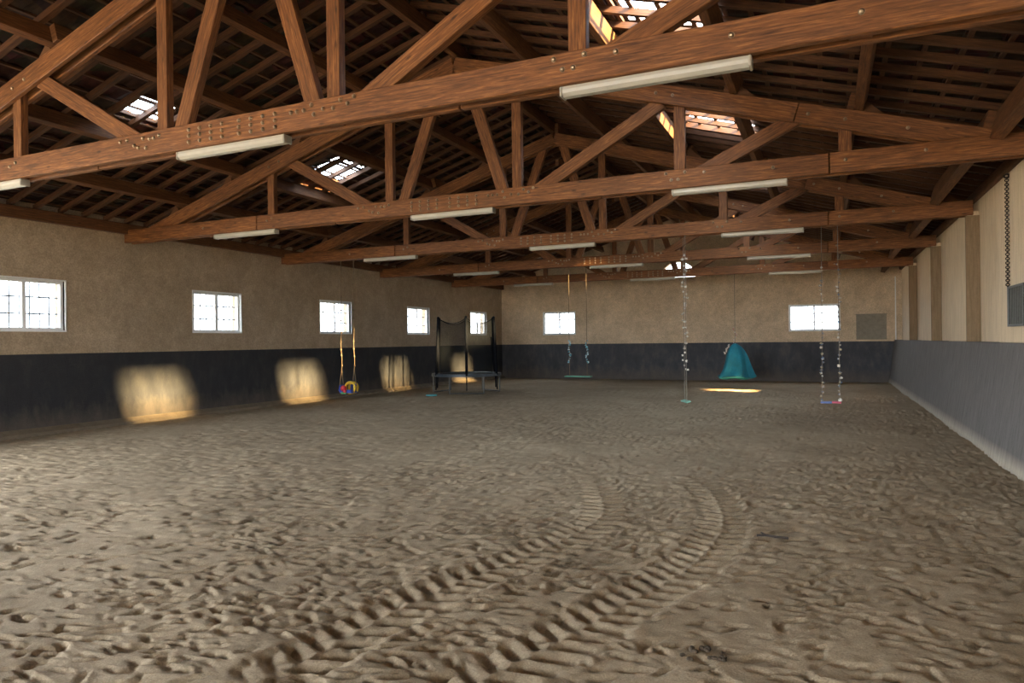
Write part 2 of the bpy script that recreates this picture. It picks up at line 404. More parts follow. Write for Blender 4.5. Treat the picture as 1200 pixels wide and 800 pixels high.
# back gable wall, in vertical strips, with two windows and a half-round opening
BW = [(-11.84, -10.32), (-1.33, .47)]
def arch(x):
    q = 1-((x+5.70)/.73)**2
    return (4.33, 4.33+.66*math.sqrt(q)) if q > 0 else None
xs = sorted(set([XL-.3, XL, XR+.3, APEX]+[v for b in BW for v in b]+[-6.43+1.46*i/24 for i in range(25)]+[-6.43, -4.97]))
mb = MB()
for x0, x1 in zip(xs[:-1], xs[1:]):
    xm = (x0+x1)/2; t0, t1 = zroof(x0, .125), zroof(x1, .125)
    iv = [(-.4, -.4, t0, t1)]
    cut = None
    for b in BW:
        if b[0] < xm < b[1]: cut = (WZ0-.02, WZ0-.02, WZ1, WZ1)
    if arch(xm):
        e0, e1 = arch(x0) or (4.33, 4.33), arch(x1) or (4.33, 4.33); cut = (4.33, 4.33, e0[1], e1[1])
    if cut: iv = [(-.4, -.4, cut[0], cut[1]), (cut[2], cut[3], t0, t1)]
    for (a, b, c, d) in iv:
        for y in (DEP, DEP+.3): mb.face([(x0, y, a), (x1, y, b), (x1, y, d), (x0, y, c)])
        mb.face([(x0, DEP, c), (x1, DEP, d), (x1, DEP+.3, d), (x0, DEP+.3, c)]); mb.face([(x0, DEP, a), (x1, DEP, b), (x1, DEP+.3, b), (x0, DEP+.3, a)])
for b in BW:
    for x in b: mb.face([(x, DEP, WZ0-.02), (x, DEP+.3, WZ0-.02), (x, DEP+.3, WZ1), (x, DEP, WZ1)])
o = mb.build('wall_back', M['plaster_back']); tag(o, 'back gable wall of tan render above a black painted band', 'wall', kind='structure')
# front gable behind the camera, its unseen doorway sized for fill light
mb = MB(); xs = [XL-.3, -9.5, -1.5, XR+.3, APEX]; xs.sort()
for x0, x1 in zip(xs[:-1], xs[1:]):
    z0 = 4.2 if -9.5 < (x0+x1)/2 < -1.5 and x0 > XL-.2 and x1 < XR else -.4
    for y in (YF-.3, YF): mb.face([(x0, y, z0), (x1, y, z0), (x1, y, zroof(x1)), (x0, y, zroof(x0))])
    mb.face([(x0, YF-.3, z0), (x1, YF-.3, z0), (x1, YF, z0), (x0, YF, z0)])
for x in (-9.5, -1.5): mb.face([(x, YF-.3, -.4), (x, YF, -.4), (x, YF, 4.2), (x, YF-.3, 4.2)])
tag(mb.build('wall_front', M['plaster']), 'front gable wall with a wide unseen doorway added to let in light', 'wall', kind='structure')
# right wall: recessed render and projecting piers above the sloping kickboard
holes = [(22.5, 23.25, 2.05, 2.65)]  # hidden hole added so the sun throws a patch on the floor
tag(cell_wall([YF, DEP+.3], [-.4, 4.47], holes, XR, XR+.3, 'x').build('wall_right', M['pier']), 'right wall of pale tan render recessed between piers', 'wall', kind='structure')
for i, y in enumerate([1.1]+TRUSS):
    if i < 2: continue          # beside and behind the camera
    yt = y+.02; r = empty('wall_pier', (2.37, yt, 1.6)); L = 2.33
    MB().box(.03, .225, .02, L, .0, 2.42).build('pier_body', M['pier'], r, bevel=.012)
    MB().box(.0, .225, -.03, .02, .0, 2.33).build('pier_cheek', M['postface'], r, bevel=.006)['label'] = 'brown cheek facing the camera'
    nm = ['beside the camera', 'just before the grey hanging box', 'behind the grey hanging box', 'under the third roof truss end', 'under the fourth roof truss end', 'last before the back wall'][i]
    if i == 0: nm = 'nearest the viewer'
    if i in (1,): nm = 'under the nearest roof truss end'
    if i in (2,): nm = 'holding the chain and grey box'
    tag(r, 'pale rendered pier on the right wall, '+nm, 'pier', 'rendered piers along the right wall')
mb = MB()
prof = [(2.12, -.3), (2.12, .0), (2.60, 1.60), (2.60, 1.56), (2.60, -.3)]
prof = [(2.03, -.3), (2.12, 0), (2.34, 1.60), (2.62, 1.60), (2.62, -.3)]
for (a, b) in zip(prof, prof[1:]+prof[:1]): mb.face([(a[0], YF, a[1]), (b[0], YF, b[1]), (b[0], DEP, b[1]), (a[0], DEP, a[1])])
mb.face([(a, YF, z) for a, z in prof]); mb.face([(a, DEP, z) for a, z in prof])
tag(mb.build('trim_1', M['kick']), 'grey sloping kickboard running along the right wall', 'kickboard', kind='structure')
mb = MB(); prof = [(XL, -.3), (XL+.16, -.3), (XL+.13, .05), (XL, .13)]
for (a, b) in zip(prof, prof[1:]+prof[:1]): mb.face([(a[0], 7.1, a[1]), (b[0], 7.1, b[1]), (b[0], DEP, b[1]), (a[0], DEP, a[1])])
mb.face([(a, 7.1, z) for a, z in prof]); mb.face([(a, DEP, z) for a, z in prof])
tag(mb.build('baseboard_left', M['curb']), 'low concrete curb at the foot of the left wall', 'curb', kind='structure')
tag(MB().beam((XL+.02, 4.0, 4.24), (XL+.02, DEP, 4.24), (1, 0, 0), .22, .22).build('trim_2', M['purlin'], bevel=.01), 'dark timber wall plate along the top of the left wall', 'wall plate', kind='structure')
tag(MB().beam((XR-.02, YF, 4.31), (XR-.02, DEP, 4.31), (1, 0, 0), .12, .17).build('trim_6', M['purlin'], bevel=.01), 'timber plate along the top of the right wall', 'wall plate', kind='structure')
tag(MB().box(1.05, 2.08, DEP-.018, DEP+.05, 1.62, 2.56).box(1.03, 2.10, DEP-.035, DEP+.05, 2.56, 2.60).build('trim_3', M['patchfill'], bevel=.004), 'grey cement patch filling an old opening on the back wall', 'cement patch', kind='structure')
tag(MB().box(XR-.235, XR-.20, DEP-.05, DEP-.0, 1.6, 3.98).build('trim_4', M['pvc']), 'thin pale vertical strip in the back right corner', 'strip', kind='structure')

# windows
def window(idx, u0, u1, z0, z1, axis, label):
    r = empty('window_%d' % idx); tag(r, label, 'window', kind='structure')
    def P(u, a, z): return (XL-a, u, z) if axis == 'x' else (u, DEP+a, z)
    def B(mb, ua, ub, a, b, za, zb):
        p, q = P(ua, a, za), P(ub, b, zb)
        mb.box(min(p[0], q[0]), max(p[0], q[0]), min(p[1], q[1]), max(p[1], q[1]), za, zb); return mb
    t = .055; um = (u0+u1)/2
    f = MB()
    for (a, b, c, d) in ((u0, u0+t, z0, z1), (u1-t, u1, z0, z1), (u0+t, u1-t, z0, z0+t), (u0+t, u1-t, z1-t, z1), (um-.035, um+.035, z0+t, z1-t)): B(f, a, b, .05, .13, c, d)
    # thin white architrave standing on the wall face
    for (a, b, c, d) in ((u0-.03, u0, z0-.03, z1+.03), (u1, u1+.03, z0-.03, z1+.03), (u0, u1, z0-.03, z0), (u0, u1, z1, z1+.03)): B(f, a, b, -.015, .05, c, d)
    f.build('window_frame', M['pvc'], r)
    for (a, b) in ((u0+t, um-.035), (um+.035, u1-t)):
        B(MB(), a, b, .085, .091, z0+t, z1-t).build('window_pane', M['glass'], r)
    gmb = MB()
    for k in (1, 2): B(gmb, u0, u1, .20, .215, z0+(z1-z0)*k/3-.016, z0+(z1-z0)*k/3+.016)
    n = 8
    for k in range(1, n):
        u = u0+(u1-u0)*k/n; B(gmb, u-.011, u+.011, .19, .206, z0, z1)
    gmb.build('window_grille', M['grille'], r)
place = ['first from the camera, cut by the picture edge', 'second from the camera, between two sun patches', 'third from the camera, behind the toy swing', 'fourth from the camera, just before the trampoline', 'fifth from the camera, behind the trampoline net']
for i, y in enumerate(WINY): window(i+1, y-WH, y+WH, WZ0, WZ1, 'x', 'white two-pane barred window in the left wall, '+place[i])
window(6, *BW[0], WZ0-.02, WZ1, 'y', 'white two-pane window in the back wall beside the trampoline corner')
window(7, *BW[1], WZ0-.02, WZ1, 'y', 'wide white window in the back wall behind the pink and blue swing')
# half-round gable light
r = empty('window_8'); tag(r, 'half-round window high in the back gable under the ridge', 'window', kind='structure')
ap = [(-5.70-.73*math.cos(math.pi*i/20), 4.33+.66*math.sin(math.pi*i/20)) for i in range(21)]
mb = MB()
for y in (DEP+.1, DEP+.106): mb.face([(x, y, z) for x, z in ap])
mb.build('window_pane', M['glass'], r, merge=False)
mb = MB().tube([(x, DEP+.1, z) for x, z in ap]+[(ap[0][0], DEP+.1, ap[0][1])], .02, 6); mb.build('window_frame', M['pvc'], r)

# ------------------------------------------------------------------ roof covering (clay tiles) with skylight gaps
SKR = [(-2.45, -1.05, y-.72, y+.72) for y in (8.55, 13.35, 18.3, 23.15)]
SKL = [(-10.45, -10.0, 7.75, 8.45), (-10.5, -9.8, 12.45, 13.45)]
def roof(side):
    y = np.arange(YF-.6, DEP+.6, .0625)
    x0, x1 = (XL-.55, APEX) if side < 0 else (APEX, XR+.55)
    # overlapping courses: each course steps up at its lower edge
    n = 25; L = abs(x1-x0); prof = []
    for k in range(n):
        a = k/n*L; b = (k+1)/n*L
        prof += [(a, .02), (a+.001, .055), ((a+b)/2, .037), (b-.001, .02)]
    X = np.array([(x0+d if side < 0 else x1-d) for d, h in prof]); H = np.array([h for d, h in prof])
    base = np.array([zroof(v, .115) for v in X])+H
    XX, YY = np.meshgrid(X, y); ZZ = np.broadcast_to(base, XX.shape)+.032*np.abs(np.sin(YY*math.pi/.23))
    ny, nx = XX.shape; co = np.stack([XX, YY, ZZ], -1).reshape(-1, 3); idx = np.arange(nx*ny).reshape(ny, nx)
    q = np.stack([idx[:-1, :-1], idx[:-1, 1:], idx[1:, 1:], idx[1:, :-1]], -1).reshape(-1, 4)
    cen = co[q].mean(1); keep = np.ones(len(q), bool)
    for (a, b, c, d) in (SKL if side < 0 else SKR): keep &= ~((cen[:, 0] > a) & (cen[:, 0] < b) & (cen[:, 1] > c) & (cen[:, 1] < d))
    q = q[keep]
    me = bpy.data.meshes.new('ceiling'); me.from_pydata(co.tolist(), [], q.tolist()); me.materials.append(M['tile'])
    o = bpy.data.objects.new('ceiling', me); C.objects.link(o)
    tag(o, 'underside of brown clay tiles on the %s roof slope' % ('left' if side < 0 else 'right'), 'roof', kind='structure')
roof(-1); roof(1)
mb = MB(); pr = [(APEX+.34*math.cos(a), zroof(APEX, .10)+.16*math.sin(a)) for a in [math.pi*i/8 for i in range(9)]]
pr = [(APEX-.42, zroof(APEX, .07)), (APEX, zroof(APEX, .215)), (APEX+.42, zroof(APEX, .07)), (APEX+.42, zroof(APEX, .16)), (APEX, zroof(APEX, .29)), (APEX-.42, zroof(APEX, .16))]
for (a, b) in zip(pr, pr[1:]+pr[:1]): mb.face([(a[0], YF-.6, a[1]), (b[0], YF-.6, b[1]), (b[0], DEP+.6, b[1]), (a[0], DEP+.6, a[1])])
tag(mb.build('trim_5', M['tile']), 'ridge capping closing the top of the tiled roof', 'ridge cap', kind='structure')
BAYN = ['nearest the camera', 'between first and second truss', 'between second and third truss', 'between third and fourth truss', 'between fourth and fifth truss', 'between fifth truss and back wall']
def bay(y): return sum(1 for t in TRUSS if y > t)
for lst, sd in ((SKL, 'left'), (SKR, 'right')):
    for (a, b, c, d) in lst:
        r = empty('skylight', ((a+b)/2, (c+d)/2, zroof((a+b)/2, .16)))
        O = r.location
        def W(x, y, off): return Vector((x, y, zroof(x, off)))-O
        mb = MB()
        for off in (.150, .156): mb.face([W(a-.02, c-.02, off), W(b+.02, c-.02, off), W(b+.02, d+.02, off), W(a-.02, d+.02, off)])
        mb.build('sheet', M['skyglass'], r, merge=False)
        fb = MB()
        for p, q in (((a, c), (b, c)), ((a, d), (b, d)), ((a, c), (a, d)), ((b, c), (b, d))): fb.beam(W(*p, .11), W(*q, .11), (0, 0, 1), .05, .04)
        fb.build('frame', M['batten'], r)
        tag(r, 'clear skylight panel among the tiles of the %s slope, %s' % (sd, BAYN[bay((c+d)/2)]), 'skylight', 'clear skylights in the tiled roof')

# battens: long thin strips along the building on top of the rafters
b_me = None
for sd in (-1, 1):
    x = (XL if sd < 0 else XR); k = 0
    d = .12
    span = abs(APEX-x)
    while d < span-.05:
        xx = x-sd*d
        z = zroof(xx, .098)
        L = MB().beam((xx, 3.0, z), (xx, DEP, z), (1, 0, 0), .055, .028).build('roof_batten', M['batten'])
        nth = 'upper' if d > span*.66 else ('middle' if d > span*.33 else 'lower')
        tag(L, 'thin tile batten running lengthwise on the %s part of the %s roof slope' % (nth, 'left' if sd < 0 else 'right'), 'batten', 'tile battens, %s part of the %s slope' % (nth, 'left' if sd < 0 else 'right'))
        d += .36
# common rafters, each running up one slope
proto = {}
for sd in (-1, 1):
    xe = XL-.25 if sd < 0 else XR+.25
    p = Vector((xe, 0, zroof(xe, .042))); q = Vector((APEX, 0, zroof(APEX, .042)))
    y = 4.25 if sd < 0 else 3.4; first = None
    while y < DEP-.1:
        if first is None: o = MB().beam(p, q, (0, 1, 0), .075, .084).build('roof_rafter', M['rafter']); first = o
        else: o = first.copy(); C.objects.link(o)
        o.location = (0, y, 0)
        s = 'left' if sd < 0 else 'right'; b = BAYN[bay(y)]
        tag(o, 'slender rafter of the %s roof slope, in the bay %s' % (s, b), 'rafter', 'rafters on the %s slope, bay %s' % (s, b))
        y += .48
# purlins, one piece per bay and line
PX = [-12.3, -10.8, -9.05, -7.45, -5.75, -4.35, -2.72, -1.2, .41, 1.97]
PN = ['lowest on the left slope', 'second up the left slope', 'third up the left slope', 'fourth up the left slope', 'at the ridge', 'fourth up the right slope', 'third up the right slope', 'second up the right slope', 'lowest but one on the right slope', 'lowest on the right slope']
PN = ['first left-slope line above the wall', 'second left-slope line', 'third left-slope line', 'left-slope line next to the ridge', 'ridge line', 'right-slope line next to the ridge', 'third right-slope line above the wall', 'second right-slope line above the wall', 'right-slope line above the lowest one', 'lowest right-slope line beside the wall']
PN[6], PN[7], PN[8] = 'fourth right-slope line above the wall', 'third right-slope line above the wall', 'second right-slope line above the wall'
ends = [2.6]+[t+.1 for t in TRUSS]+[DEP+.05]
for i, x in enumerate(PX):
    for k in range(6):
        y0, y1 = ends[k]-.12, ends[k+1]+.12
        off = .045*(1 if k % 2 else -1)
        h = .235 if i != 9 else .38; wd = .12 if i != 9 else .15
        z = zroof(x)-h/2-(.02 if i != 4 else .05)
        ang = 0 if i == 4 else (math.atan(KL) if x < APEX else -math.atan(KR))
        up = Vector((math.sin(-ang), 0, math.cos(ang)))
        sidev = Vector((math.cos(ang), 0, math.sin(ang)))
        o = MB().beam((x+off, y0+.015*i, z+off*(KL if x < APEX else -KR)), (x+off, min(y1, DEP+.1), z+off*(KL if x < APEX else -KR)), sidev, wd, h).build('roof_purlin', M['purlin'], bevel=.006)
        tag(o, 'heavy timber purlin, %s, %s' % (PN[i], BAYN[k]), 'purlin', 'purlins, '+PN[i])
# ridge braces between the trusses
for k, (ya, yb) in enumerate(zip(TRUSS[:-1], TRUSS[1:])):
    o = MB().beam((APEX, ya+.22, 5.9), (APEX, (ya+yb)/2+.1, zroof(APEX)-.30), (1, 0, 0), .09, .14).build('ridge_brace', M['purlin'], bevel=.006)
    tag(o, 'diagonal timber ridge brace rising towards the back, starting at the %s truss' % ['first', 'second', 'third', 'fourth'][k], 'brace', 'ridge braces')

# ------------------------------------------------------------------ trusses
ZB, ZT = 3.94, 4.22
CX0, CX1 = XL+.0, 2.5
RL0, RR0 = 6.44, .295
def raf(x): return 6.42-(.312*(APEX-x) if x < APEX else .294*(x-APEX))     # centre line of the principal rafter
def make_truss(seams=True):
    t = empty('roof_truss')
    A, B, D, E = 0.0, .08, .17, .25          # front plank, post layer, rear plank
    c = MB()
    for (a, b) in (((CX0, -10.18), (-10.16, .055), (.07, CX1)) if seams else ((CX0, CX1),)): c.beam((a, .04, (ZB+ZT)/2), (b, .04, (ZB+ZT)/2), (0, 1, 0), .08, ZT-ZB)
    for (a, b) in ((CX0, -8.4), (-8.385, -3.2), (-3.185, CX1)): c.beam((a, .21, (ZB+ZT)/2), (b, .21, (ZB+ZT)/2), (0, 1, 0), .08, ZT-ZB)
    c.build('bottom_chord', M['truss'], t, bevel=.008)
    for sd in (-1, 1):
        f = MB(); e = -13.15 if sd < 0 else 1.95
        for yy, cut in ((.045, (-.35 if sd > 0 else None)), (.205, None)):
            pts = [e, cut, APEX] if cut else [e, APEX]
            for a, b in zip(pts[:-1], pts[1:]):
                f.beam((a, yy, raf(a)), (b+(-.008 if b != APEX and sd < 0 else .008 if b != APEX else 0), yy, raf(b)), (0, 1, 0), .065, .27)
        f.build('principal_rafter', M['truss'], t, bevel=.008)
    for x in (-9.87, -7.12, -4.62, -1.97, .26):
        MB().beam((x, .125, ZB+.02), (x, .125, raf(x)+.05), (1, 0, 0), .165, .10).build('post', M['truss'], t, bevel=.006)
    for (a, za, b, zb) in ((-7.5, 4.14, -9.6, 5.32), (-6.86, 4.12, -6.05, 6.25), (-4.86, 4.12, -5.55, 6.25), (-4.32, 4.12, -2.22, 5.28), (-1.75, 4.12, -.25, 4.82)):
        MB().beam((a, .125, za), (b, .125, zb), (0, 1, 0), .10, .20).build('diagonal_strut', M['truss'], t, bevel=.006)
    for x in PX:
        if x == -5.75: continue
        sd = -1 if x < APEX else 1; mb = MB(); s = -1 if sd < 0 else 1
        k = .312 if sd < 0 else -.294
        xa, xb = x+s*.06, x+s*.36
        za, zb = raf(xa)+.135, raf(xb)+.135
        for yy in (.04, .21): mb.face([(xa, yy, za-.02), (xb, yy, zb-.02), (xa, yy, za+.20)])
        mb.face([(xa, .04, za-.02), (xa, .21, za-.02), (xa, .21, za+.2), (xa, .04, za+.2)]); mb.face([(xb, .04, zb-.02), (xb, .21, zb-.02), (xa, .21, za+.2), (xa, .04, za+.2)])
        mb.face([(xa, .04, za-.02), (xa, .21, za-.02), (xb, .21, zb-.02), (xb, .04, zb-.02)])
        mb.build('purlin_cleat', M['purlin'], t)
    bolts = [(x, z) for x in (-6.60, -6.43, -6.26, -6.09, -5.84, -5.67, -5.50, -5.33) for z in (4.01, 4.08, 4.15)]
    bolts += [(-7.74, 4.15), (-7.62, 4.16), (-7.5, 4.08), (-7.43, 4.05), (-7.35, 4.15), (-7.24, 4.13), (-7.17, 4.13), (-7.08, 4.15), (-7.30, 4.03),
              (-5.11, 4.13), (-5.03, 4.13), (-4.94, 4.13), (-4.84, 4.17), (-4.81, 4.07), (-4.69, 4.11), (-4.56, 4.10), (-4.47, 4.17), (-4.38, 4.12), (-4.30, 4.18),
              (-2.16, 4.17), (-2.08, 4.07), (-1.98, 4.07), (-1.88, 4.17), (-1.60, 4.14), (-.66, 4.10), (.26, 4.1), (1.2, 4.12), (-9.9, 4.1), (-9.78, 4.14), (-11.6, 4.08)]
    for x in (-9.85, -9.6, -2.3, -2.05, -.2, .26, 1.0): bolts.append((x, raf(x)))
    pb = None
    for (x, z) in bolts:
        if pb is None:
            b = MB().cyl((0, .004, 0), (0, -.005, 0), .026, .026, 10).ball((0, -.004, 0), .021, 1, 10, 6, 1, 1.0)
            pb = b.build('bolt', M['steel'], t, smooth=False); o = pb
        else: o = pb.copy(); C.objects.link(o); o.parent = t
        low = z > 4.3
        o.location = (x, .012 if low else 0.0, z)
    return t
tp = make_truss(False); tp2 = make_truss(True)
TLAB = ['roof truss nearest the camera, its bolted tie beam crossing the whole top of the picture', 'second roof truss from the camera, its tie beam ending above the hanging chain',
        'third roof truss from the camera, carrying the toy swing and two garland swings', 'fourth roof truss from the camera, carrying the green board swing', 'fifth roof truss, farthest from the camera, in front of the back gable']
for i, y in enumerate(TRUSS):
    t = tp if i == 0 else tp2 if i == 1 else copy_tree(tp2)
    t.location = (0, y, 0); tag(t, TLAB[i], 'roof truss', 'timber roof trusses')

# ------------------------------------------------------------------ strip lights under the tie beams
def make_light():
    r = empty('strip_light')
    h = MB(); h.box(-.79, .79, -.055, .055, -.035, 0); h.build('housing', M['plastic_white'], r, bevel=.004)
    d = MB(); pr = [(-.062, -.03), (-.058, -.06), (-.03, -.088), (.03, -.088), (.058, -.06), (.062, -.03)]
    for (a, b) in zip(pr, pr[1:]+pr[:1]): d.face([(-.78, a[0], a[1]), (-.78, b[0], b[1]), (.78, b[0], b[1]), (.78, a[0], a[1])])
    d.face([(-.78, a, b) for a, b in pr]); d.face([(.78, a, b) for a, b in pr]); d.build('diffuser', M['diffuser'], r)
    for s in (-1, 1):
        e = MB(); x0, x1 = sorted((s*.78, s*.805)); e.box(x0, x1, -.066, .066, -.09, -.0); e.build('end_cap', M['plastic_white'], r, bevel=.008)
    return r
lp = make_light(); first = True
LX = [(-10.55, -6.05, -1.32), (-10.55, -5.85, -1.28), (-10.37, -5.60, -1.20), (-10.30, -5.65, -1.16), (-10.38, -5.72, -.95)]
LN = ['left end', 'middle', 'right part']
for i, y in enumerate(TRUSS):
    for k in range(3):
        o = lp if first else copy_tree(lp); first = False
        o.location = (LX[i][k], y+.10, ZB)
        tag(o, 'unlit pale strip light under the %s of the %s roof truss' % (LN[k], ['nearest', 'second', 'third', 'fourth', 'farthest'][i]), 'strip light', 'strip lights under the roof trusses')

# ------------------------------------------------------------------ trampoline
M['foam'] = flat('black_foam', (.008, .009, .012), .95); M['foam'].node_tree.nodes['Principled BSDF'].inputs['Specular IOR Level'].default_value = .05; M['mat'] = flat('jump_mat', (.03, .035, .04), .6)
M['pad'] = flat('edge_pad', (.045, .06, .075), .4); M['galv'] = flat('galvanised_tube', (.15, .15, .14), .4, .6)
M['tag'] = flat('white_tape', (.75, .75, .75), .6)
def netmat():
    m = bpy.data.materials.new('enclosure_net'); m.use_nodes = True; n = m.node_tree; p = n.nodes['Principled BSDF']
    p.inputs['Base Color'].default_value = (.012, .014, .016, 1); p.inputs['Roughness'].default_value = .9; p.inputs['Specular IOR Level'].default_value = .02; p.inputs['Alpha'].default_value = .3
    ch = N(n, 'ShaderNodeTexNoise', Scale=60.0); mr = n.nodes.new('ShaderNodeMapRange'); mr.inputs['To Min'].default_value = .22; mr.inputs['To Max'].default_value = .42
    n.links.new(ch.outputs['Fac'], mr.inputs['Value']); n.links.new(mr.outputs[0], p.inputs['Alpha']); return m
M['net'] = netmat()
def trampoline(loc, rz):
    r = empty('trampoline', loc, rz); R = 1.12; zr = .60
    MB().torus((0, 0, zr), R, .028, 40, 8).build('rim', M['galv'], r, smooth=True)
    p = MB(); n = 48
    for i in range(n):
        a, b = 2*math.pi*i/n, 2*math.pi*(i+1)/n
        for (r0, z0, r1, z1) in ((R-.20, zr+.03, R+.05, zr+.05), (R+.05, zr+.05, R+.06, zr-.04), (R+.06, zr-.04, R+.0, zr-.03), (R, zr-.03, R-.2, zr+.015), (R-.2, zr+.015, R-.2, zr+.03)):
            p.face([(r0*math.cos(a), r0*math.sin(a), z0), (r0*math.cos(b), r0*math.sin(b), z0), (r1*math.cos(b), r1*math.sin(b), z1), (r1*math.cos(a), r1*math.sin(a), z1)])
    p.build('edge_pad', M['pad'], r)
    mt = MB(); mt.face([((R-.19)*math.cos(2*math.pi*i/n), (R-.19)*math.sin(2*math.pi*i/n), zr+.012) for i in range(n)])
    mt.face([((R-.19)*math.cos(2*math.pi*i/n), (R-.19)*math.sin(2*math.pi*i/n), zr+.004) for i in range(n)]); mt.build('jump_mat', M['mat'], r, merge=False)
    for k in range(3):
        a0 = 2*math.pi*k/3+math.radians(-90-30)
        lg = MB(); P = lambda a, z, rr=R: (rr*math.cos(a), rr*math.sin(a), z)
        pts = [P(a0, zr), P(a0, .02), P(a0+math.pi/3, .02), P(a0+math.pi/3, zr)]
        lg.tube(pts, .022, 8)
        lg.build('leg', M['galv'], r, smooth=False)
    H = 2.50
    tops = []
    for k in range(6):
        a = math.radians(-90+60*k)
        b = Vector((1.17*math.cos(a), 1.17*math.sin(a), .12)); t = Vector((1.06*math.cos(a), 1.06*math.sin(a), H)); tops.append(t)
        pl = MB().cyl(b, b.lerp(t, .22), .02, n=8).cyl(b.lerp(t, .2), t, .044, n=10).ball(t, .047).build('net_pole', M['foam'], r)
    # net: straight runs between poles, its top edge sagging
    nt = MB(); m = 8
    for k in range(6):
        a = math.radians(-90+60*k); b = math.radians(-90+60*(k+1))
        for j in range(m):
            q = []
            for tt in (j/m, (j+1)/m):
                B0 = Vector((1.0*math.cos(a), 1.0*math.sin(a), zr+.05)).lerp(Vector((1.0*math.cos(b), 1.0*math.sin(b), zr+.05)), tt)
                T0 = Vector((1.04*math.cos(a), 1.04*math.sin(a), H-.02)).lerp(Vector((1.04*math.cos(b), 1.04*math.sin(b), H-.02)), tt)
                s = 4*tt*(1-tt); T0.z -= .17*s; T0.xy *= (1-.03*s); q.append((B0, T0))
            for i in range(4):
                f0, f1 = i/4, (i+1)/4
                nt.face([q[0][0].lerp(q[0][1], f0), q[1][0].lerp(q[1][1], f0), q[1][0].lerp(q[1][1], f1), q[0][0].lerp(q[0][1], f1)])
    net = nt.build('safety_net', M['net'], r, smooth=True)
    hem = MB()
    for k in range(6):
        a = math.radians(-90+60*k); b = math.radians(-90+60*(k+1)); pts = []
        for j in range(9):
            tt = j/8; T0 = Vector((1.04*math.cos(a), 1.04*math.sin(a), H-.02)).lerp(Vector((1.04*math.cos(b), 1.04*math.sin(b), H-.02)), tt); s = 4*tt*(1-tt)
            T0.z -= .17*s; T0.xy *= (1-.03*s); pts.append(T0)
        hem.tube(pts, .012, 5)
    hem.build('hem', M['foam'], net)
    a = math.radians(30); MB().box(1.075, 1.105, -.05, .05, 1.75, 2.3).build('label_strip', M['tag'], r).rotation_euler = (0, 0, a)
    st = MB().cyl((1.0*math.cos(a), 1.0*math.sin(a), 1.85), (.95*math.cos(a-.45), .95*math.sin(a-.45), .7), .028, n=8).build('net_strap', M['foam'], r)
    tag(r, 'round trampoline with black net and six foam-covered poles by the left wall', 'trampoline'); return r
trampoline((-11.15, 21.0, 0), math.radians(28))

# ------------------------------------------------------------------ swings
def blossom_mat(name, cols):
    m, n, p = new(name); v = coords(n); vo = N(n, 'ShaderNodeTexVoronoi', Scale=22.0); n.links.new(v, vo.inputs['Vector'])
    st = [(i/len(cols), c) for i, c in enumerate(cols)]
    sep = n.nodes.new('ShaderNodeSeparateColor'); n.links.new(vo.outputs['Color'], sep.inputs[0])
    r = ramp(n, sep.outputs[0], st); r.color_ramp.interpolation = 'CONSTANT'; n.links.new(r.outputs[0], p.inputs['Base Color']); p.inputs['Roughness'].default_value = .7; return m
M['rope'] = flat('hemp_rope', (.17, .12, .07), .9, 0, .2, 60); M['cord'] = flat('thin_cord', (.13, .12, .10), .8)
M['greycord'] = flat('grey_cord', (.20, .18, .15), .8)
M['blossom_white'] = blossom_mat('white_blossoms', [(.75, .74, .70), (.62, .58, .52), (.80, .78, .72), (.35, .34, .30)])
M['blossom_mixed'] = blossom_mat('mixed_blossoms', [(.75, .72, .68), (.30, .30, .28), (.60, .50, .30), (.15, .22, .35), (.7, .68, .6)])
M['blossom_blue'] = blossom_mat('pale_blue_blossoms', [(.45, .65, .72), (.10, .45, .60), (.65, .78, .80), (.05, .30, .42)])
M['blossom_red'] = blossom_mat('red_white_blossoms', [(.75, .72, .70), (.55, .12, .12), (.7, .6, .55)])
def flower(mb, c, r):
    c = Vector(c)
    for k in range(5):
        a = k*2*math.pi/5+random.random(); d = Vector((math.cos(a), random.uniform(-.6, .6), math.sin(a)))*r*.62
        mb.ball(c+d, r*.52, .55, 6, 4)
    mb.ball(c, r*.3, 1, 6, 3)
def garland(x, y, z0, z1, m, parent, name='garland', step=.07, amp=.03, r=.022):
    mb = MB(); z = z0; k = random.random()*6
    while z < z1:
        k += 1.1; flower(mb, (x+amp*math.sin(k)+random.uniform(-.01, .01), y+amp*math.cos(k), z), r*random.uniform(.7, 1.25)); z += step*random.uniform(.6, 1.5)
    return mb.build(name, M[m], parent, merge=False)
def T(i): return TRUSS[i]+.125
# toy swing (third truss, left)
s = empty('baby_swing', (-11.78, T(2), 0)); tag(s, 'yellow, red and blue plastic baby swing hanging by knotted ropes near the left wall', 'swing')
cy = flat('yellow_plastic', (.75, .50, .04), .35); cr = flat('red_plastic', (.62, .04, .06), .35); cb = flat('blue_plastic', (.03, .07, .38), .35); cg = flat('green_plastic', (.12, .42, .16), .35)
mb = MB(); mb.box(-.2, .2, -.15, .15, .36, .44); mb.box(-.2, -.16, -.15, .15, .44, .58); mb.box(.16, .2, -.15, .15, .44, .6); mb.build('seat', cb, s, bevel=.02)
MB().torus((.07, -.02, .50), .145, .04, 20, 8, 1, 'y').cyl((.07, .10, .5), (.07, .15, .5), .17, n=20).box(-.06, .23, .08, .14, .40, .58).build('backrest', cy, s, bevel=.01)
MB().ball((-.03, -.17, .49), .085, 1, 10, 6).ball((.02, -.18, .42), .05, 1).build('front_guard', cr, s, smooth=True)
MB().box(-.11, .05, -.19, -.14, .34, .39).build('footrest', cg, s, bevel=.01)
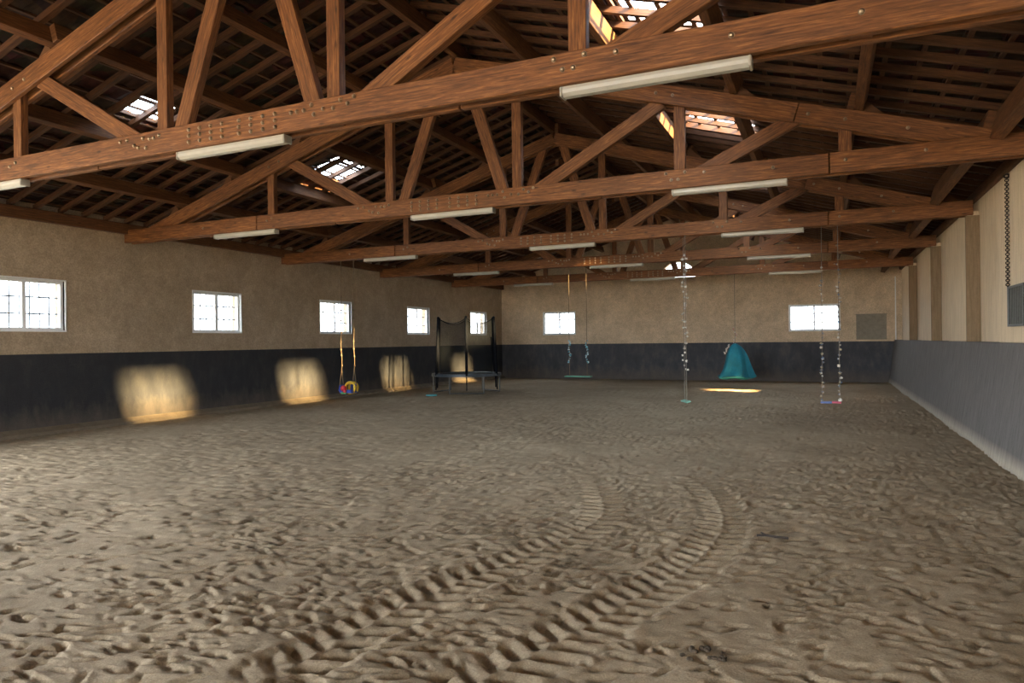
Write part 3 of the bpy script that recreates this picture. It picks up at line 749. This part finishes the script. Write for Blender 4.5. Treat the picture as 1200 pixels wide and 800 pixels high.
for x in (-.22, .20):
    zs = 1.02 if x > 0 else 1.0
    mb = MB(); pts = []; z = ZB
    while z > zs: pts.append((x*(1.0)+.012*math.sin(z*7), .01*math.cos(z*5), z)); z -= .22
    pts.append((x, 0, zs)); mb.tube(pts, .009, 6)
    for dx in (-.09, .09): mb.cyl((x, 0, zs), (x+dx*.75, 0.0, .55), .011, n=6)
    z = 1.1
    while z < 2.6:
        mb.ball((x+.012*math.sin(z*7), .01*math.cos(z*5), z), .028, 1, 6, 4); z += random.uniform(.16, .34)
    mb.build('rope', M['rope'], s)
# board swing (fourth truss)
s = empty('board_swing', (-6.87, T(3), 0)); tag(s, 'green board swing with pale blue flower garlands in front of the back wall', 'swing')
MB().box(-.41, .41, -.12, .12, .60, .635).build('seat', flat('green_board', (.10, .34, .24), .5), s, bevel=.01)
for x in (-.28, .28):
    MB().tube([(x, 0, .62), (x*1.0, 0, 1.5), (x, 0, ZB)], .008, 6).build('rope', M['rope'], s)
    garland(x, 0, 1.05, 1.75, 'blossom_blue', s, step=.055, amp=.03, r=.034)
# edge-on swing (third truss, middle)
s = empty('board_swing', (-2.80, T(2), 0)); tag(s, 'swing with white flower garlands and small green seat, seen edge-on in mid-arena', 'swing')
o = MB().box(-.05, .05, -.22, .22, -.015, .015).build('seat', flat('mint_board', (.25, .55, .42), .5), s, bevel=.006); o.location = (0, 0, .36); o.rotation_euler = (0, math.radians(-16), math.radians(27))
for yy in (-.16, .16):
    x = -yy*.30; MB().tube([(x, yy*.95, .36), (x, yy*.95, 1.5), (x, yy*.95, ZB)], .007, 6).build('rope', M['greycord'], s)
    garland(x, yy*.95, 1.05, 3.55, 'blossom_white', s, step=.13, amp=.035, r=.028)
# pink and blue swing (third truss, right)
s = empty('board_swing', (.07, T(2), 0)); tag(s, 'pink and blue board swing on garlanded ropes in front of the wide back window', 'swing')
MB().box(-.19, .02, -.09, .09, .39, .425).build('seat', flat('blue_board', (.10, .16, .42), .5), s, bevel=.008)['label'] = 'blue half of the seat'
MB().box(.02, .19, -.09, .09, .395, .43).build('seat', flat('pink_board', (.62, .09, .16), .5), s, bevel=.008)['label'] = 'pink half of the seat'
for x in (-.16, .17):
    MB().tube([(x, 0, .41), (x*.95, 0, 1.4), (x*.9, 0, ZB)], .006, 6).build('rope', M['greycord'], s)
    g_ = garland(x*.95, 0, .45, 3.2, 'blossom_mixed', s, step=.095, amp=.022, r=.026)
MB().ball((.17, 0, .46), .04, 1).build('knot', M['blossom_white'], s)
# hanging cocoon (fifth truss)
s = empty('cocoon_swing', (-2.88, T(4), 0)); tag(s, 'teal fabric cocoon swing hanging low before the back wall', 'hanging cocoon')
nf = 60; rings = [(1.55, .03), (1.50, .11), (1.42, .20), (1.28, .28), (1.08, .34), (.86, .38), (.64, .44), (.50, .50), (.42, .55), (.375, .56), (.35, .5), (.335, .3), (.33, .0)]
def CP(i, j):
    z, r = rings[j]; a = 2*math.pi*i/nf
    k = (1.52-z)/1.2; fold = 1+.19*math.sin(5*a+1.6*k)*min(1, k*1.6)*(1 if z > .4 else .4)+.06*math.sin(11*a+2)*min(1, k*2)
    zz = z+.03*math.sin(3*a)*(.3 if z > 1.2 else 1)*(1 if r > .2 else 0)
    return (r*fold*math.cos(a)+.06*math.sin(k*3), r*fold*math.sin(a), zz)
mb = MB()
for j in range(len(rings)-1):
    for i in range(nf): mb.face([CP(i, j), CP(i+1, j), CP(i+1, j+1), CP(i, j+1)])
tm = flat('teal_cloth', (.006, .17, .24), .75, 0, .25, 3); mb.build('fabric', tm, s, smooth=True)
mb = MB()
for dz, rr in ((0, .60),):
    pts = [((.57*(1+.06*math.sin(5*a)))*math.cos(a), (.57*(1+.06*math.sin(5*a)))*math.sin(a), .40+.03*math.sin(3*a)) for a in [2*math.pi*i/40 for i in range(41)]]
    mb.tube(pts, .02, 6)
mb.build('hem', flat('teal_hem', (.006, .12, .15), .7), s)
MB().tube([(0, 0, 1.5), (0, 0, ZB)], .008, 6).build('rope', M['greycord'], s)
garland(0, 0, 1.52, 2.15, 'blossom_red', s, step=.07, amp=.05, r=.03)
mb = MB()
for k in range(16):
    z = 1.2+.02*k; flower(mb, (-.17-.16*(1-k/16)+random.uniform(-.03, .03), -.26+.01*k, z), .028)
mb.build('trim_flowers', M['blossom_white'], s, merge=False)

# ------------------------------------------------------------------ chain and grey box on the right
r = empty('metal_box', (2.33, 10.98, 1.83)); tag(r, 'grey metal box with ribbed side fixed to the right wall', 'metal box')
gm = flat('grey_sheet_metal', (.16, .155, .13), .5, .3); gd = flat('dark_metal_edge', (.08, .08, .07), .5, .3)
MB().box(.02, .10, .02, .86, .02, .54).build('body', gm, r, bevel=.004)
f = MB()
for (a, b, c, d) in ((0, .88, 0, .03), (0, .88, .53, .56)): f.box(0, .10, a, b, c, d)
for (a, b) in ((0, .04), (.79, .88)): f.box(0, .10, a, b, .03, .53)
f.build('frame', gd, r)
for k in range(9): MB().box(.008, .022, .10+.075*k, .115+.075*k, .03, .53).build('rib', gd, r)
mb = MB(); z = 3.98; k = 0
while z > 2.38:
    ax = 'x' if k % 2 else 'y'
    mb.torus((0, 0, z-2.3), .019, .0065, 12, 6, 1.0 if ax == 'y' else 1.0, ax); z -= .031; k += 1
mb.cyl((-.02, 0, 1.70), (.09, 0, 1.70), .012).torus((0, 0, 1.68), .03, .008, 12, 6, 1, 'y')
o = mb.build('iron_chain', M['chain']); o.location = (2.368, 12.0, 2.3); tag(o, 'dark iron chain hanging on the right wall down to the grey box', 'chain')
o.scale = (1.15, 1.15, 1.0)

# ------------------------------------------------------------------ things lying on the sand
o = MB().cyl((0, 0, 0), (0, 0, .03), .17, .16, 24).torus((0, 0, .02), .165, .018, 24, 6).build('flying_disc', flat('teal_plastic', (.08, .42, .46), .4)); o.location = (-11.4, 19.1, .01)
tag(o, 'small teal plastic disc lying on the sand before the trampoline', 'toy disc')
mb = MB(); pts = [(-.13, 0, .02), (-.05, .012, .026), (.03, -.006, .024), (.12, .01, .02)]; mb.tube(pts, .012, 6); mb.tube([(-.05, .012, .026), (-.10, .06, .03)], .007, 5)
o = mb.build('twig', flat('dark_bark', (.035, .025, .02), .8)); o.location = (-.43, 6.3, .0); tag(o, 'short dark twig lying beside the right tyre track', 'twig')
dm = flat('dung_brown', (.06, .042, .025), .9)
for k in range(9):
    a = random.uniform(-.80, -.46); b = 3.84+random.uniform(-.07, .07); rr = random.uniform(.009, .02)
    mb = MB()
    for q in range(4): mb.ball((random.uniform(-rr, rr), random.uniform(-rr, rr), rr*.5), rr*random.uniform(.6, 1), .7, 7, 5)
    o = mb.build('dirt_clod', dm); o.location = (a, b, .0)
    tag(o, 'small dark dirt clod in the scatter at the bottom of the picture', 'clod', 'dark clods scattered near the right tyre track')
